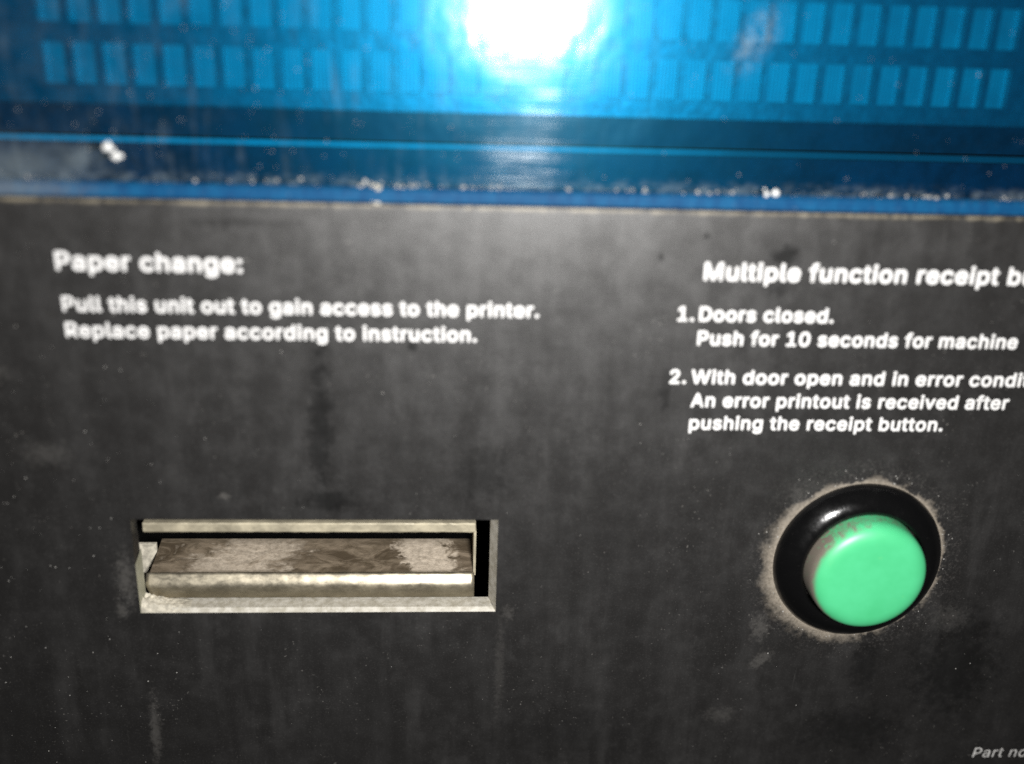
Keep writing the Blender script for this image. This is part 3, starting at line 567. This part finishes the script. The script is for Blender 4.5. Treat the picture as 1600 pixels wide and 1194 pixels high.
# sill under the grille: pale upstand edge with a dark apron below it
sill = empty('interior_sill', (10, 20, -30))
tag(sill, 'pale edged sill running below the grille behind the blue window', 'sill')
bm = bmesh.new(); box(bm, -184, 224, 17.6, 19.0, -30.0, -28.6, 0.25)
link('sill_edge', bm, M['sill'], sill)
bm = bmesh.new(); box(bm, -184, 224, 18.0, 60, -39.5, -30.15)
link('apron', bm, M['apron'], sill)
bm = bmesh.new(); box(bm, -184, 224, 34, 36, -30.5, 10)
link('bay_back', bm, M['bay'], sill)

# ------------------------------------------------------------------ metal pull bracket in the slot
br = empty('pull_bracket', (-30, 10, -129))
tag(br, 'worn grimy bare metal bracket recessed in the slot of the black panel', 'bracket')
bx0, bx1 = -67.0, 6.3
bm = bmesh.new()
strip(bm, [(4.4, -110.5), (4.15, -110.8), (4.15, -112.5), (4.5, -112.9), (5.6, -112.9), (5.6, -111.8), (16, -111.6), (16, -110.5)], bx0, bx1, 60, 0.05)
link('top_flange', bm, M['flange'], br)
bm = bmesh.new()
strip(bm, [(5.2, -123.75), (16.6, -121.3), (16.6, -122.3), (5.4, -124.9)], bx0 + .1, bx1 - .4, 1)
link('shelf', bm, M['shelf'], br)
prof = [(5.3, -123.6), (5.0, -123.7), (4.7, -124.0), (4.1, -125.05), (3.75, -125.7), (3.6, -126.3), (3.55, -127.2), (3.55, -129.0), (3.8, -129.3), (4.6, -129.3), (4.6, -126.2), (5.3, -124.8)]
bm = bmesh.new(); strip(bm, prof, bx0 - .6, bx1, 80, 0.05)
bm.verts.ensure_lookup_table()
for v in bm.verts:                                   # clipped lower left corner
    if v.co.z < -126 and v.co.x < bx0 + 2: v.co.x += (-126 - v.co.z) * 0.45
link('front_lip', bm, M['lipmetal'], br, smooth=True)
bm = bmesh.new(); box(bm, bx1 - .3, bx1 + .3, 5.3, 16.6, -124.5, -113.0, 0.1)
link('side_cheek', bm, M['flange'], br)

# ------------------------------------------------------------------ green push button
def obj_axis(name, prof, mat, parent, seg=96):
    """turned part built with its axis along local z so its material can follow the axis"""
    bm = bmesh.new()
    rings = []
    for r, h in prof:
        if r < 1e-6: rings.append([bm.verts.new((0, 0, h))])
        else: rings.append([bm.verts.new((r * math.cos(2 * math.pi * k / seg), r * math.sin(2 * math.pi * k / seg), h)) for k in range(seg)])
    for a, b in zip(rings, rings[1:]):
        for k in range(seg):
            q = (k + 1) % seg
            if len(a) == 1 and len(b) == 1: continue
            if len(a) == 1: bm.faces.new((a[0], b[k], b[q]))
            elif len(b) == 1: bm.faces.new((a[k], a[q], b[0]))
            else: bm.faces.new((a[k], a[q], b[q], b[k]))
    bmesh.ops.recalc_face_normals(bm, faces=bm.faces)
    for v in bm.verts: v.co *= MM
    me = bpy.data.meshes.new(name); bm.to_mesh(me); bm.free()
    for p in me.polygons: p.use_smooth = True
    me.materials.append(mat)
    o = bpy.data.objects.new(name, me); C.objects.link(o); o.parent = parent
    o.rotation_euler = (math.pi / 2, 0, 0)
    return o
btn = empty('push_button', (BX, 0, BZ))
tag(btn, 'round green push button in a glossy black bezel with tan grime around it', 'button')
prof = [(13.0, -3), (19.3, -3), (19.4, 0.0), (19.2, 0.8), (18.8, 1.6), (18.2, 2.4), (17.4, 3.2), (16.6, 3.85), (15.8, 4.3), (15.0, 4.6), (14.3, 4.65), (13.85, 4.4), (13.7, 4.0), (13.65, 3.0), (13.6, -3)]
obj_axis('bezel', prof, M['bezel'], btn)
prof = [(0, 9.4), (5, 9.4), (9.0, 9.37), (9.9, 9.28), (10.6, 9.12), (11.2, 8.9), (11.7, 8.62), (12.15, 8.28), (12.5, 7.85), (12.78, 7.35), (12.97, 6.7), (13.05, 6.0), (13.2, 3.0), (13.2, -2), (0, -2)]
obj_axis('cap', prof, M['cap'], btn)

# ------------------------------------------------------------------ loose dirt
def blob(bm, x, y, z, r, flat=0.6, sub=1):
    g = bmesh.ops.create_icosphere(bm, subdivisions=sub, radius=r)
    ax, az = random.uniform(.75, 1.3), random.uniform(.7, 1.2)
    for v in g['verts']:
        j = random.uniform(.8, 1.2)
        v.co = Vector((x + v.co.x * ax * j, y + v.co.y * flat, z + v.co.z * az * j))
bm = bmesh.new()
for i in range(330):                                  # specks stuck on the window
    x = random.uniform(-105, 150) if random.random() < .6 else random.uniform(-100, 10)
    blob(bm, x, 1.35, random.uniform(-34, 12), random.choice((.06, .08, .1, .12, .15)))
for i in range(300):                                  # specks stuck on the panel
    x = random.uniform(-110, 155) if random.random() < .5 else random.uniform(-108, -60)
    z = random.uniform(-178, -40)
    if SX0 - .5 < x < SX1 + .5 and SZ0 - .5 < z < SZ1 + .5: continue
    if math.hypot(x - BX, z - BZ) < 20: continue
    blob(bm, x, -0.02, z, random.choice((.04, .05, .06, .08, .1, .16)))
x = -95.0
while x < 135:                                        # crumbs packed in the crease above the window lip
    dens = (0.18 if x < -30 else 0.55) * (0.3 + 1.1 * abs(math.sin(x * .21) * math.cos(x * .073)))
    if random.random() < dens:
        for k in range(random.choice((1, 1, 2, 3))):
            blob(bm, x + random.gauss(0, .5), 1.15, -34.75 + random.gauss(0, .28), min(.45, random.expovariate(7) + .06))
    x += random.uniform(.35, 1.1)
for i in range(60):                                  # grit round the button
    a = random.uniform(0, 2 * math.pi); r = 19.9 + abs(random.gauss(0, 1.6))
    blob(bm, BX + r * math.cos(a), -0.02, BZ + r * math.sin(a), random.uniform(.06, .2))
tag(link('dust', bm, M['dust']), 'pale dust specks and grit scattered over the panel and blue window', 'dust', kind='stuff')

def crumb(label, x, y, z, r, group=None):
    bm = bmesh.new(); blob(bm, x, y, z, r * .8, .6, 2)
    for k in range(6): blob(bm, x + random.gauss(0, r * .5), y + .1, z + random.gauss(0, r * .5), r * random.uniform(.3, .6), .6, 2)
    return tag(link('paper_crumb', bm, M['crumb'], smooth=True, base=(x, y, z)), label, 'crumb', 'white crumbs stuck on the blue window')
crumb('bright white crumb on the left of the blue window, upper of the touching pair', -65.0, 1.0, -28.6, .95)
crumb('duller white crumb on the left of the blue window, lower of the touching pair', -63.5, 1.0, -30.2, 1.0)
crumb('bright white crumb on the window lip, larger one above the receipt button heading', 64.6, 0.9, -34.6, .8)
crumb('small white crumb on the window lip, beside a larger one above the receipt heading', 62.8, 0.9, -34.9, .6)
bm = bmesh.new()
for k in range(14): blob(bm, -14.5 + random.gauss(0, .5), 0.4, -36.2 + random.uniform(-1.9, 2.2), random.uniform(.3, .6))
tag(link('dried_drip', bm, M['deposit']), 'pale tan dried drip crossing the window lip left of centre', 'drip')
bm = bmesh.new()
from mathutils import noise as mnoise
nx, ny = 60, 22
grid = []
for i in range(nx + 1):
    u = i / nx
    row = []
    for j in range(ny + 1):
        v = j / ny
        x, y = SX0 + .15 + u * 10.5, 0.02 + v * 4.0
        h = 2.2 * (1 - u) ** 1.7 * (0.45 + 0.55 * v) + 0.9 * (mnoise.fractal(Vector((x * .6, y * .8, 2.0)), 1.0, 2.0, 5)) * (1 - u) + .12
        row.append(bm.verts.new((x, y, SZ0 + .25 + 0.8 * min(1, v * 4) + max(-.4, h - .2))))
    grid.append(row)
for i in range(nx):
    for j in range(ny): bm.faces.new((grid[i][j], grid[i + 1][j], grid[i + 1][j + 1], grid[i][j + 1]))
rim_ = [grid[i][0] for i in range(nx + 1)] + [grid[nx][j] for j in range(1, ny + 1)] + [grid[i][ny] for i in range(nx - 1, -1, -1)] + [grid[0][j] for j in range(ny - 1, 0, -1)]
low_ = [bm.verts.new((v.co.x, v.co.y, SZ0 + .1)) for v in rim_]
for k in range(len(rim_)):
    q = (k + 1) % len(rim_)
    bm.faces.new((rim_[k], rim_[q], low_[q], low_[k]))
tag(link('grime_heap', bm, M['deposit'], smooth=True), 'pale crust of grime in the lower left corner of the slot', 'grime')
